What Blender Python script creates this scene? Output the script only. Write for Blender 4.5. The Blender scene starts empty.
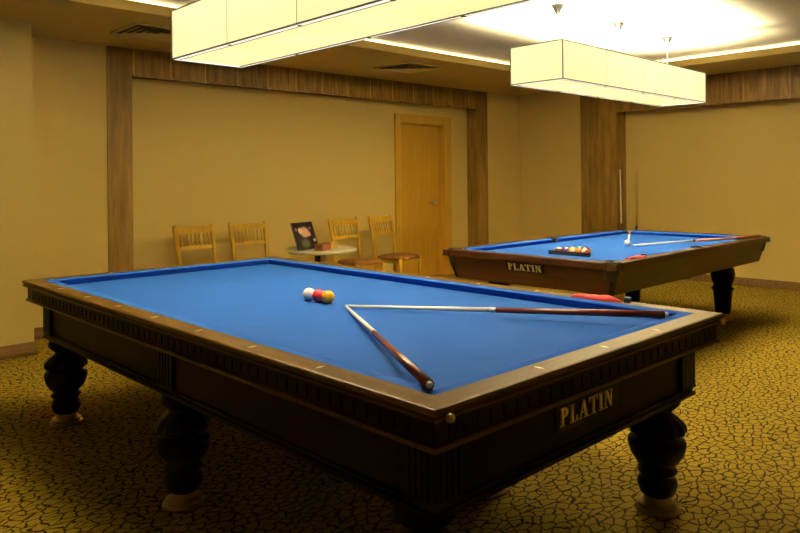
import bpy, bmesh, math, random
from mathutils import Vector, Matrix
random.seed(7)
sc = bpy.context.scene
COL = sc.collection
PI = math.pi
R = math.radians

# ------------------------------------------------------------------ materials
def new_mat(name):
    m = bpy.data.materials.new(name); m.use_nodes = True
    nt = m.node_tree
    return m, nt, nt.nodes['Principled BSDF']

def plain(name, col, rough=.5, metal=0., coat=0., spec=.5, sheen=0.):
    m, nt, b = new_mat(name)
    n = nt.nodes.new('ShaderNodeTexNoise'); n.inputs['Scale'].default_value = 30; n.inputs['Detail'].default_value = 3
    tc = nt.nodes.new('ShaderNodeTexCoord'); nt.links.new(tc.outputs['Object'], n.inputs['Vector'])
    mx = nt.nodes.new('ShaderNodeMix'); mx.data_type = 'RGBA'
    mx.inputs[6].default_value = (*[c*.94 for c in col], 1); mx.inputs[7].default_value = (*[min(1, c*1.06) for c in col], 1)
    nt.links.new(n.outputs['Fac'], mx.inputs[0]); nt.links.new(mx.outputs[2], b.inputs['Base Color'])
    b.inputs['Roughness'].default_value = rough; b.inputs['Metallic'].default_value = metal
    b.inputs['Coat Weight'].default_value = coat; b.inputs['Coat Roughness'].default_value = .12
    b.inputs['Specular IOR Level'].default_value = spec
    b.inputs['Sheen Weight'].default_value = sheen
    return m

def wood(name, dark, light, axis=0, scale=9., stretch=14., rough=.4, coat=0., seams=None, contrast=(.3, .75), spec=.5):
    """grain runs along `axis`; seams=(axis, pitch, width) draws board joints"""
    m, nt, b = new_mat(name)
    L = nt.links.new
    tc = nt.nodes.new('ShaderNodeTexCoord'); mp = nt.nodes.new('ShaderNodeMapping')
    s = [scale*stretch/3.]*3; s[axis] = scale/4.
    mp.inputs['Scale'].default_value = s
    L(tc.outputs['Object'], mp.inputs['Vector'])
    n = nt.nodes.new('ShaderNodeTexNoise'); n.inputs['Scale'].default_value = 1.; n.inputs['Detail'].default_value = 6; n.inputs['Roughness'].default_value = .6
    n.inputs['Distortion'].default_value = .6
    L(mp.outputs['Vector'], n.inputs['Vector'])
    r = nt.nodes.new('ShaderNodeValToRGB'); r.color_ramp.elements[0].position = contrast[0]; r.color_ramp.elements[1].position = contrast[1]
    r.color_ramp.elements[0].color = (*dark, 1); r.color_ramp.elements[1].color = (*light, 1)
    L(n.outputs['Fac'], r.inputs['Fac'])
    out = r.outputs['Color']
    if seams:
        ax, pitch, width = seams
        sp = nt.nodes.new('ShaderNodeSeparateXYZ'); L(tc.outputs['Object'], sp.inputs[0])
        d = nt.nodes.new('ShaderNodeMath'); d.operation = 'DIVIDE'; L(sp.outputs[ax], d.inputs[0]); d.inputs[1].default_value = pitch
        f = nt.nodes.new('ShaderNodeMath'); f.operation = 'FRACT'; L(d.outputs[0], f.inputs[0])
        c = nt.nodes.new('ShaderNodeMath'); c.operation = 'LESS_THAN'; L(f.outputs[0], c.inputs[0]); c.inputs[1].default_value = width/pitch
        # each board has its own tone
        fl = nt.nodes.new('ShaderNodeMath'); fl.operation = 'FLOOR'; L(d.outputs[0], fl.inputs[0])
        wn = nt.nodes.new('ShaderNodeTexWhiteNoise'); wn.noise_dimensions = '1D'; L(fl.outputs[0], wn.inputs['W'])
        mr = nt.nodes.new('ShaderNodeMapRange'); mr.inputs[3].default_value = .8; mr.inputs[4].default_value = 1.2; L(wn.outputs['Value'], mr.inputs[0])
        hs = nt.nodes.new('ShaderNodeHueSaturation'); L(mr.outputs[0], hs.inputs['Value']); L(out, hs.inputs['Color'])
        mx = nt.nodes.new('ShaderNodeMix'); mx.data_type = 'RGBA'; L(c.outputs[0], mx.inputs[0]); L(hs.outputs[0], mx.inputs[6])
        mx.inputs[7].default_value = (*[min(1, k*1.35) for k in light], 1)
        out = mx.outputs[2]
    L(out, b.inputs['Base Color'])
    b.inputs['Roughness'].default_value = rough; b.inputs['Coat Weight'].default_value = coat; b.inputs['Coat Roughness'].default_value = .15
    b.inputs['Specular IOR Level'].default_value = spec
    return m

def emis(name, col, strength):
    m, nt, b = new_mat(name)
    b.inputs['Base Color'].default_value = (*[c*.7 for c in col], 1)
    b.inputs['Emission Color'].default_value = (*col, 1); b.inputs['Emission Strength'].default_value = strength
    b.inputs['Roughness'].default_value = .8
    return m

def lantern_fabric(name, col, strength, through=0.):
    """glowing stretched fabric: emission with a soft weave unevenness, part see-through when `through`"""
    m, nt, b = new_mat(name); L = nt.links.new
    tc = nt.nodes.new('ShaderNodeTexCoord')
    n = nt.nodes.new('ShaderNodeTexNoise'); n.inputs['Scale'].default_value = 1.7; n.inputs['Detail'].default_value = 1
    L(tc.outputs['Object'], n.inputs['Vector'])
    mr = nt.nodes.new('ShaderNodeMapRange'); mr.inputs[1].default_value = .3; mr.inputs[2].default_value = .7
    mr.inputs[3].default_value = strength*.9; mr.inputs[4].default_value = strength*1.1
    L(n.outputs['Fac'], mr.inputs[0])
    b.inputs['Base Color'].default_value = (*[c*.3 for c in col], 1); b.inputs['Roughness'].default_value = .9; b.inputs['Specular IOR Level'].default_value = .1
    b.inputs['Emission Color'].default_value = (*col, 1); L(mr.outputs[0], b.inputs['Emission Strength'])
    if through:
        t = nt.nodes.new('ShaderNodeBsdfTransparent'); mx = nt.nodes.new('ShaderNodeMixShader'); mx.inputs[0].default_value = through
        L(b.outputs[0], mx.inputs[1]); L(t.outputs[0], mx.inputs[2]); L(mx.outputs[0], nt.nodes['Material Output'].inputs['Surface'])
    return m

def carpet_mat():
    m, nt, b = new_mat('patterned_carpet'); L = nt.links.new
    tc = nt.nodes.new('ShaderNodeTexCoord')
    mp = nt.nodes.new('ShaderNodeMapping'); mp.inputs['Rotation'].default_value = (0, 0, R(-42)); mp.inputs['Scale'].default_value = (1., 1.5, 1)
    L(tc.outputs['Object'], mp.inputs['Vector'])
    w = nt.nodes.new('ShaderNodeTexNoise'); w.inputs['Scale'].default_value = 14; w.inputs['Detail'].default_value = 2
    L(mp.outputs['Vector'], w.inputs['Vector'])
    sub = nt.nodes.new('ShaderNodeVectorMath'); sub.operation = 'SUBTRACT'; L(w.outputs['Color'], sub.inputs[0]); sub.inputs[1].default_value = (.5, .5, .5)
    scl = nt.nodes.new('ShaderNodeVectorMath'); scl.operation = 'SCALE'; L(sub.outputs[0], scl.inputs[0]); scl.inputs['Scale'].default_value = .075
    add = nt.nodes.new('ShaderNodeVectorMath'); L(mp.outputs['Vector'], add.inputs[0]); L(scl.outputs[0], add.inputs[1])
    v = nt.nodes.new('ShaderNodeTexVoronoi'); v.voronoi_dimensions = '2D'; v.feature = 'DISTANCE_TO_EDGE'; v.inputs['Scale'].default_value = 18.
    L(add.outputs[0], v.inputs['Vector'])
    r = nt.nodes.new('ShaderNodeValToRGB'); r.color_ramp.elements[0].position = .045; r.color_ramp.elements[1].position = .125
    r.color_ramp.elements[0].color = (.024, .012, .003, 1); r.color_ramp.elements[1].color = (.25, .17, .013, 1)
    L(v.outputs['Distance'], r.inputs['Fac'])
    # yarn speckle
    n = nt.nodes.new('ShaderNodeTexNoise'); n.inputs['Scale'].default_value = 170; n.inputs['Detail'].default_value = 2
    L(tc.outputs['Object'], n.inputs['Vector'])
    mr = nt.nodes.new('ShaderNodeMapRange'); mr.inputs[1].default_value = .3; mr.inputs[2].default_value = .7; mr.inputs[3].default_value = .75; mr.inputs[4].default_value = 1.25
    L(n.outputs['Fac'], mr.inputs[0])
    hs = nt.nodes.new('ShaderNodeHueSaturation'); L(r.outputs['Color'], hs.inputs['Color']); L(mr.outputs[0], hs.inputs['Value'])
    L(hs.outputs[0], b.inputs['Base Color']); b.inputs['Roughness'].default_value = .95; b.inputs['Specular IOR Level'].default_value = .1
    bp = nt.nodes.new('ShaderNodeBump'); bp.inputs['Strength'].default_value = .3; bp.inputs['Distance'].default_value = .004
    L(n.outputs['Fac'], bp.inputs['Height']); L(bp.outputs[0], b.inputs['Normal'])
    return m

def felt_mat(name, col):
    m, nt, b = new_mat(name); L = nt.links.new
    tc = nt.nodes.new('ShaderNodeTexCoord')
    n = nt.nodes.new('ShaderNodeTexNoise'); n.inputs['Scale'].default_value = 400; L(tc.outputs['Object'], n.inputs['Vector'])
    n2 = nt.nodes.new('ShaderNodeTexNoise'); n2.inputs['Scale'].default_value = 6; n2.inputs['Detail'].default_value = 5; L(tc.outputs['Object'], n2.inputs['Vector'])
    mr = nt.nodes.new('ShaderNodeMapRange'); mr.inputs[3].default_value = .88; mr.inputs[4].default_value = 1.12; L(n2.outputs['Fac'], mr.inputs[0])
    hs = nt.nodes.new('ShaderNodeHueSaturation'); hs.inputs['Color'].default_value = (*col, 1); L(mr.outputs[0], hs.inputs['Value'])
    L(hs.outputs[0], b.inputs['Base Color']); b.inputs['Roughness'].default_value = .9
    b.inputs['Specular IOR Level'].default_value = .12
    bp = nt.nodes.new('ShaderNodeBump'); bp.inputs['Strength'].default_value = .15; bp.inputs['Distance'].default_value = .001
    L(n.outputs['Fac'], bp.inputs['Height']); L(bp.outputs[0], b.inputs['Normal'])
    return m

def wall_mat(name, col):
    m, nt, b = new_mat(name); L = nt.links.new
    tc = nt.nodes.new('ShaderNodeTexCoord')
    n = nt.nodes.new('ShaderNodeTexNoise'); n.inputs['Scale'].default_value = 55; n.inputs['Detail'].default_value = 4; L(tc.outputs['Object'], n.inputs['Vector'])
    mr = nt.nodes.new('ShaderNodeMapRange'); mr.inputs[3].default_value = .96; mr.inputs[4].default_value = 1.04; L(n.outputs['Fac'], mr.inputs[0])
    hs = nt.nodes.new('ShaderNodeHueSaturation'); hs.inputs['Color'].default_value = (*col, 1); L(mr.outputs[0], hs.inputs['Value'])
    L(hs.outputs[0], b.inputs['Base Color']); b.inputs['Roughness'].default_value = .6; b.inputs['Specular IOR Level'].default_value = .3
    bp = nt.nodes.new('ShaderNodeBump'); bp.inputs['Strength'].default_value = .08; bp.inputs['Distance'].default_value = .003
    L(n.outputs['Fac'], bp.inputs['Height']); L(bp.outputs[0], b.inputs['Normal'])
    return m

def picture_mat():
    m, nt, b = new_mat('display_picture'); L = nt.links.new
    tc = nt.nodes.new('ShaderNodeTexCoord')
    def blob(cx, cz, rad, sx=1.):
        mp = nt.nodes.new('ShaderNodeMapping'); mp.vector_type = 'POINT'
        mp.inputs['Location'].default_value = (-cx*sx, 0, -cz); mp.inputs['Scale'].default_value = (sx, 0, 1)
        L(tc.outputs['Object'], mp.inputs['Vector'])
        ln = nt.nodes.new('ShaderNodeVectorMath'); ln.operation = 'LENGTH'; L(mp.outputs[0], ln.inputs[0])
        mr = nt.nodes.new('ShaderNodeMapRange'); mr.inputs[1].default_value = rad; mr.inputs[2].default_value = rad*.6
        L(ln.outputs['Value'], mr.inputs[0]); return mr.outputs[0]
    out = None
    for (cx, cz, rad, sx, col) in ((.0, .17, .06, .8, (.55, .34, .24)), (-.055, .185, .035, 1, (.7, .5, .38)), (.055, .15, .03, 1, (.6, .25, .2)),
                                   (-.11, .2, .02, 1, (.3, .1, .09)), (.09, .205, .014, 1, (.3, .22, .15)), (.115, .085, .018, 1, (.75, .72, .6)), (-.02, .06, .05, .7, (.05, .06, .03))):
        f = blob(cx, cz, rad, sx)
        mx = nt.nodes.new('ShaderNodeMix'); mx.data_type = 'RGBA'; L(f, mx.inputs[0])
        if out: L(out, mx.inputs[6])
        else: mx.inputs[6].default_value = (.009, .006, .005, 1)
        mx.inputs[7].default_value = (*col, 1); out = mx.outputs[2]
    L(out, b.inputs['Base Color']); b.inputs['Roughness'].default_value = .8; b.inputs['Specular IOR Level'].default_value = 0.
    return m

M = {}
M['carpet'] = carpet_mat()
M['wall'] = wall_mat('tan_wall_paint', (.65, .485, .145))
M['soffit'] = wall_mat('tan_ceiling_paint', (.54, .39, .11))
M['ceiling'] = wall_mat('cream_ceiling_paint', (.82, .75, .55))
M['frieze_x'] = wood('brown_board_panel', (.09, .046, .008), (.32, .185, .034), axis=2, scale=10, stretch=8, rough=.5, spec=.2, seams=(0, .36, .012))
M['frieze_y'] = wood('brown_board_panel_side', (.09, .046, .008), (.32, .185, .034), axis=2, scale=10, stretch=8, rough=.5, spec=.2, seams=(1, .5, .006))
M['pilaster'] = wood('brown_board_post', (.11, .06, .010), (.28, .16, .028), axis=2, scale=8, stretch=6, rough=.5, spec=.2)
M['skirting'] = wood('brown_skirting_board', (.10, .05, .015), (.22, .12, .035), axis=0, scale=8, rough=.45)
M['mahogany'] = wood('dark_mahogany', (.0055, .0014, .0006), (.016, .0045, .0016), axis=0, scale=7, rough=.42, coat=.01, spec=.07)
M['mahogany_y'] = wood('dark_mahogany_long', (.0055, .0014, .0006), (.016, .0045, .0016), axis=1, scale=7, rough=.42, coat=.01, spec=.07)
M['ebony'] = plain('near_black_lacquer', (.004, .0018, .0012), rough=.35, coat=.03, spec=.1)
M['rail_x'] = wood('brown_rail_wood', (.062, .029, .004), (.14, .072, .010), axis=0, scale=9, rough=.4, coat=.03, spec=.14)
M['rail_y'] = wood('brown_rail_wood_long', (.062, .029, .004), (.14, .072, .010), axis=1, scale=9, rough=.4, coat=.03, spec=.14)
M['pool_x'] = wood('red_brown_veneer', (.024, .009, .003), (.075, .030, .008), axis=0, scale=5, rough=.4, coat=.08, spec=.3)
M['pool_y'] = wood('red_brown_veneer_end', (.022, .007, .003), (.075, .022, .008), axis=1, scale=5, rough=.4, coat=.08, spec=.3)
M['felt'] = felt_mat('blue_felt', (.013, .078, .36))
M['cushion'] = felt_mat('blue_cushion_cloth', (.015, .088, .43))
M['brass'] = plain('brass', (.30, .22, .08), rough=.4, metal=1.)
M['knob_brass'] = plain('polished_knob_brass', (.85, .66, .32), rough=.25, metal=.7)
M['pearl'] = plain('pearl_inlay', (.85, .75, .55), rough=.3)
M['gold_leaf'] = plain('gold_lettering', (.95, .75, .34), rough=.4, metal=.1)
M['silver_leaf'] = plain('pale_lettering', (.75, .68, .48), rough=.45, metal=.2)
M['black'] = plain('black_plastic', (.012, .010, .009), rough=.4)
M['ivory'] = plain('white_ball_resin', (.95, .95, .92), rough=.12, coat=.6)
M['red_ball'] = plain('red_ball_resin', (.85, .035, .045), rough=.12, coat=.6)
M['yellow_ball'] = plain('yellow_ball_resin', (.97, .43, .01), rough=.12, coat=.6)
M['maple'] = plain('pale_maple_shaft', (.95, .91, .80), rough=.35, coat=.2)
M['cue_butt'] = plain('red_brown_cue_butt', (.16, .022, .012), rough=.3, coat=.3)
M['cue_orange'] = plain('orange_brown_cue_butt', (.42, .13, .05), rough=.25, coat=.6)
M['cue_yellow'] = plain('ochre_cue_wood', (.60, .42, .10), rough=.35, coat=.3)
M['white_plastic'] = plain('white_plastic', (.85, .84, .8), rough=.35)
M['leather_tip'] = plain('pale_leather_tip', (.5, .52, .5), rough=.8)
M['red_cloth'] = plain('red_cloth', (.85, .07, .07), rough=.85, sheen=.3)
M['chalk_blue'] = plain('blue_chalk', (.25, .4, .62), rough=.95)
M['chalk_wrap'] = plain('dark_chalk_wrapper', (.015, .018, .04), rough=.5)
M['chair_wood'] = wood('honey_chair_wood', (.42, .235, .012), (.64, .39, .022), axis=2, scale=8, rough=.4, coat=.05, spec=.2)
M['seat_fabric'] = plain('brown_seat_fabric', (.15, .062, .012), rough=.9, spec=.15)
M['table_white'] = plain('cream_table_laminate', (.82, .77, .62), rough=.3)
M['door_wood'] = wood('honey_oak_door', (.46, .25, .016), (.62, .35, .03), axis=2, scale=6, rough=.4, coat=.2, contrast=(.25, .8))
M['casing_wood'] = wood('honey_oak_casing', (.52, .29, .022), (.68, .39, .04), axis=2, scale=6, rough=.4, coat=.2)
M['steel'] = plain('brushed_steel', (.6, .57, .5), rough=.3, metal=1.)
M['chrome'] = plain('chrome', (.42, .40, .37), rough=.25, metal=1.)
M['frame_dark'] = plain('dark_metal_frame', (.05, .04, .025), rough=.5)
M['frame_light'] = emis('glowing_white_strip', (1., .95, .80), .68)  # white strip; the lantern light in it is set as its own emission
M['shade'] = lantern_fabric('lantern_fabric', (1., .86, .46), .58)
M['shade_bottom'] = lantern_fabric('lantern_bottom_fabric', (1., .83, .40), .56, through=.45)
M['cove'] = emis('cove_tube', (1., .93, .62), 7.)
M['vent'] = plain('tan_vent_metal', (.66, .50, .18), rough=.5)
M['vent_dark'] = plain('vent_inside', (.16, .11, .04), rough=.8)
M['picture'] = picture_mat()
M['brown_card'] = plain('brown_box_card', (.22, .07, .025), rough=.6)
M['ochre_card'] = plain('ochre_box_card', (.55, .35, .07), rough=.6)
M['rack'] = plain('black_rack', (.015, .012, .012), rough=.35)

# ------------------------------------------------------------------ mesh helpers
def BM(): return bmesh.new()
def box(bm, x0, x1, y0, y1, z0, z1, bev=0.):
    vs = [bm.verts.new((x, y, z)) for x in (x0, x1) for y in (y0, y1) for z in (z0, z1)]
    F = [(0, 1, 3, 2), (4, 6, 7, 5), (0, 4, 5, 1), (2, 3, 7, 6), (0, 2, 6, 4), (1, 5, 7, 3)]
    fs = [bm.faces.new([vs[i] for i in f]) for f in F]
    if bev:
        es = list({e for f in fs for e in f.edges})
        bmesh.ops.bevel(bm, geom=es, offset=bev, segments=2, profile=.6, affect='EDGES')
def prism(bm, pts, z0, z1):
    """closed polygon (ccw) in x,y extruded in z"""
    a = [bm.verts.new((x, y, z0)) for x, y in pts]; b = [bm.verts.new((x, y, z1)) for x, y in pts]
    n = len(pts)
    bm.faces.new(a[::-1]); bm.faces.new(b)
    for i in range(n): bm.faces.new((a[i], a[(i+1) % n], b[(i+1) % n], b[i]))
def hexa(bm, lo, hi):
    """lo, hi: four corners each (3-D), ccw seen from hi"""
    a = [bm.verts.new(p) for p in lo]; b = [bm.verts.new(p) for p in hi]
    bm.faces.new(a[::-1]); bm.faces.new(b)
    for i in range(4): bm.faces.new((a[i], a[(i+1) % 4], b[(i+1) % 4], b[i]))
def lathe(bm, prof, c=(0, 0, 0), n=24, lobes=None, smooth=True):
    """prof: (r,z) list bottom to top; lobes: {index: (count, depth)}"""
    rings = []
    for k, (r, z) in enumerate(prof):
        ring = []
        for i in range(n):
            a = 2*PI*i/n; rr = r
            if lobes and k in lobes:
                cnt, dep = lobes[k]; rr = r*(1-dep*(1-abs(math.cos(a*cnt/2))))
            ring.append(bm.verts.new((c[0]+rr*math.cos(a), c[1]+rr*math.sin(a), c[2]+z)))
        rings.append(ring)
    fs = []
    for a, b in zip(rings, rings[1:]):
        for i in range(n): fs.append(bm.faces.new((a[i], a[(i+1) % n], b[(i+1) % n], b[i])))
    bm.faces.new(rings[0][::-1]); bm.faces.new(rings[-1])
    if smooth:
        for f in fs: f.smooth = True
def tube(bm, p0, p1, r0, r1=None, n=10, smooth=True):
    if r1 is None: r1 = r0
    p0, p1 = Vector(p0), Vector(p1); d = (p1-p0).normalized()
    u = d.orthogonal().normalized(); v = d.cross(u)
    A = [bm.verts.new(p0+(u*math.cos(2*PI*i/n)+v*math.sin(2*PI*i/n))*r0) for i in range(n)]
    B = [bm.verts.new(p1+(u*math.cos(2*PI*i/n)+v*math.sin(2*PI*i/n))*r1) for i in range(n)]
    bm.faces.new(A[::-1]); bm.faces.new(B)
    for i in range(n):
        f = bm.faces.new((A[i], A[(i+1) % n], B[(i+1) % n], B[i])); f.smooth = smooth
def path_tube(bm, pts, radii, n=10):
    """one continuous round bar through points"""
    pts = [Vector(p) for p in pts]; rings = []
    t0 = (pts[1]-pts[0]).normalized(); u = t0.orthogonal().normalized()
    for i, p in enumerate(pts):
        t = ((pts[min(i+1, len(pts)-1)]-pts[max(i-1, 0)])).normalized()
        u = (u-t*u.dot(t)).normalized(); v = t.cross(u)
        rings.append([bm.verts.new(p+(u*math.cos(2*PI*k/n)+v*math.sin(2*PI*k/n))*radii[i]) for k in range(n)])
    for a, b in zip(rings, rings[1:]):
        for k in range(n):
            f = bm.faces.new((a[k], a[(k+1) % n], b[(k+1) % n], b[k])); f.smooth = True
    bm.faces.new(rings[0][::-1]); bm.faces.new(rings[-1])
def sphere(bm, r, c=(0, 0, 0)):
    n0 = len(bm.verts)
    bmesh.ops.create_uvsphere(bm, u_segments=28, v_segments=18, radius=r, matrix=Matrix.Translation(c))
    for f in bm.faces: f.smooth = True

def obj(name, bm, mat, parent=None, loc=None, rot=None):
    bmesh.ops.recalc_face_normals(bm, faces=bm.faces[:])
    me = bpy.data.meshes.new(name); bm.to_mesh(me); bm.free()
    me.materials.append(mat)
    o = bpy.data.objects.new(name, me); COL.objects.link(o)
    if parent: o.parent = parent
    if loc: o.location = loc
    if rot: o.rotation_euler = rot
    return o
def share(src, parent, loc=None, rot=None):
    o = src.copy(); COL.objects.link(o); o.parent = parent
    if loc is not None: o.location = loc
    if rot is not None: o.rotation_euler = rot
    return o
def tag(o, label, cat, group=None):
    o['label'] = label; o['category'] = cat
    if group: o['group'] = group
    return o
def thing(name, label, cat, loc=(0, 0, 0), rz=0., group=None):
    o = bpy.data.objects.new(name, None); COL.objects.link(o); o.empty_display_size = .1
    o.location = loc; o.rotation_euler = (0, 0, rz)
    return tag(o, label, cat, group)
def copy_tree(o, parent=None):
    c = o.copy(); COL.objects.link(c)
    if parent: c.parent = parent
    for ch in list(o.children): copy_tree(ch, c)
    return c
def struct(name, bm, mat):
    o = obj(name, bm, mat); o['kind'] = 'structure'; return o

# ------------------------------------------------------------------ room
ZS, ZC = 2.515, 2.618          # lowered ceiling edge, raised middle
YF, YP = 3.68, 3.85          # back wall: frame plane, recessed panel
XF, XP = 6.55, 6.78          # right wall: frame plane, recessed panel
XL, YN = -4.2, -5.2
b = BM(); box(b, XL-.2, XP+.2, YN-.2, YP+.2, -.1, 0); struct('floor', b, M['carpet'])
b = BM()
box(b, XL, -.29, 3.15, YP+.2, 0, ZS)               # pier on the left
box(b, -.29, .48, YF, YP+.2, 0, ZS)
DX0, DX1, DZ = 4.24, 5.04, 2.03                     # door opening
box(b, .48, DX0, YP, YP+.2, 0, ZS); box(b, DX1, 5.775, YP, YP+.2, 0, ZS); box(b, DX0, DX1, YP, YP+.2, DZ, ZS)
box(b, 5.775, XP+.2, YF, YP+.2, 0, ZS)
struct('wall_back', b, M['wall'])
b = BM()
box(b, XF, XP+.2, 2.66, YF, 0, ZS); box(b, XP, XP+.2, YN, 2.66, 0, ZS)
struct('wall_right', b, M['wall'])
b = BM(); box(b, XL-.2, XL, YN, YP, 0, ZS); struct('wall_left', b, M['wall'])
b = BM(); box(b, XL-.2, XP+.2, YN-.2, YN, 0, ZS); struct('wall_front', b, M['wall'])
# raised ceiling and lowered border with its light cove
b = BM(); box(b, XL-.2, XP+.2, YN-.2, YP+.2, ZC, ZC+.1); struct('ceiling', b, M['ceiling'])
TX0, TX1, TY0, TY1 = -1.7, 5.64, -2.9, 2.26
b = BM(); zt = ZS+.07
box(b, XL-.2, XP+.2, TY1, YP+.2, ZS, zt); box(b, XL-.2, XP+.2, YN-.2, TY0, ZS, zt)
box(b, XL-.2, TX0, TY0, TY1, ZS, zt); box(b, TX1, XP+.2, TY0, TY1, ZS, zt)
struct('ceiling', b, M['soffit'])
# wood frame around the recessed back panel
b = BM(); box(b, .478, .704, YF-.012, YP, 0, ZS); struct('trim_1', b, M['pilaster'])
b = BM(); box(b, 5.543, 5.775, YF-.012, YP, 0, ZS); struct('trim_2', b, M['pilaster'])
b = BM(); box(b, .704, 5.543, YF, YP, 2.28, ZS)
box(b, .704, 5.543, YF-.014, YF, 2.262, 2.285); box(b, .704, 5.543, YF-.014, YF, 2.505, ZS)
struct('trim_3', b, M['frieze_x'])
# wood frame of the right wall
b = BM()
for k in range(5): box(b, XF-.012, XF, 2.11+.1*k, 2.11+.1*(k+1)-.006, 0, ZS)
box(b, XF, XP, 2.11, 2.66, 0, ZS); struct('trim_4', b, M['pilaster'])
b = BM(); box(b, XF, XP, -4.2, 2.11, 2.175, ZS); box(b, XF-.014, XF, -4.2, 2.11, 2.155, 2.185); struct('trim_5', b, M['frieze_y'])
# skirting
def skirt(name, x0, x1, y0, y1):
    bb = BM(); box(bb, x0, x1, y0, y1, 0, .095, .004); struct(name, bb, M['skirting'])
skirt('baseboard_left', XL, -.275, 3.135, 3.15)
skirt('baseboard_pier', -.29, -.275, 3.15, YF)
skirt('baseboard_back', -.275, .478, YF-.015, YF)
skirt('baseboard_panel', .704, 4.14, YP-.015, YP)
skirt('baseboard_corner', 5.775, XF, YF-.015, YF)
skirt('baseboard_right', XP-.015, XP, -4.2, 2.11)

# cove tubes lying on the lowered border
def cove(x0, x1, y0, y1, lab):
    bb = BM(); box(bb, x0, x1, y0, y1, 0, .016, .004)
    tag(obj('cove_light', bb, M['cove'], loc=(0, 0, zt)), lab, 'light', 'cove lights hidden above the ceiling border')
cove(-1.4, 5.2, TY1+.08, TY1+.11, 'long glowing cove tube above the ceiling border by the door wall')
cove(TX1+.08, TX1+.11, -2.6, 1.9, 'long glowing cove tube above the ceiling border by the right-hand wall')

# ceiling air vents
def vent(x, y, s, label):
    t = thing('air_vent', label, 'vent', (x, y, ZS), 0, 'ceiling air vents')
    f = BM()
    h = s/2
    for (a0, a1, b0, b1) in ((-h, h, h-.03, h), (-h, h, -h, -h+.03), (-h, -h+.03, -h+.03, h-.03), (h-.03, h, -h+.03, h-.03)):
        box(f, a0, a1, b0, b1, -.012, 0)
    obj('frame', f, M['vent'], t)
    bk = BM(); box(bk, -h+.03, h-.03, -h+.03, h-.03, -.002, 0); obj('backing', bk, M['vent_dark'], t)
    for k in range(4):
        r = h-.045-k*.055; q = r-.042; l = BM()
        C1 = [(-r, -r, -.020), (r, -r, -.020), (r, r, -.020), (-r, r, -.020)]; C2 = [(-q, -q, -.005), (q, -q, -.005), (q, q, -.005), (-q, q, -.005)]
        for i in range(4):
            j = (i+1) % 4
            o1, o2, i2, i1 = C1[i], C1[j], C2[j], C2[i]
            vs = [l.verts.new(v) for v in (o1, o2, i2, i1)]; l.faces.new(vs)
            vs2 = [l.verts.new((v[0], v[1], v[2]-.003)) for v in (o1, o2, i2, i1)]; l.faces.new(vs2[::-1])
        obj('louvre', l, M['vent'], t)
vent(.53, 2.84, .50, 'tan square ceiling vent above the left wood pilaster')
vent(3.38, 2.80, .54, 'tan square ceiling vent above the wood frieze near the door')

# door
t = thing('door_1', 'honey oak door with wide casing in the recessed back panel', 'door', ((DX0+DX1)/2, YP, 0))
t['kind'] = 'structure'
b = BM(); iw = (DX1-DX0)/2; w0, w1 = iw+.095, iw+.145
box(b, -w0, -iw, -.03, 0, 0, DZ+.11, .006); box(b, iw, w1, -.03, 0, 0, DZ+.11, .006); box(b, -iw, iw, -.03, 0, DZ, DZ+.11, .006)
box(b, iw-.012, iw, -.002, .1, 0, DZ); box(b, -iw, -iw+.012, -.002, .1, 0, DZ); box(b, -iw+.012, iw-.012, -.002, .1, DZ-.012, DZ)
obj('door_casing', b, M['casing_wood'], t)
b = BM(); box(b, -iw+.012, iw-.012, .075, .115, 0, DZ-.012); obj('door_leaf', b, M['door_wood'], t)
h = BM()
lathe(h, [(.026, 0), (.026, .006), (.012, .01), (.011, .05)], n=16)
box(h, -.125, .012, -.012, .012, .042, .058, .005)
ho = obj('door_handle', h, M['steel'], t, loc=(.30, .075, .985), rot=(R(90), 0, 0)); ho['label'] = 'steel lever handle'

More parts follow.
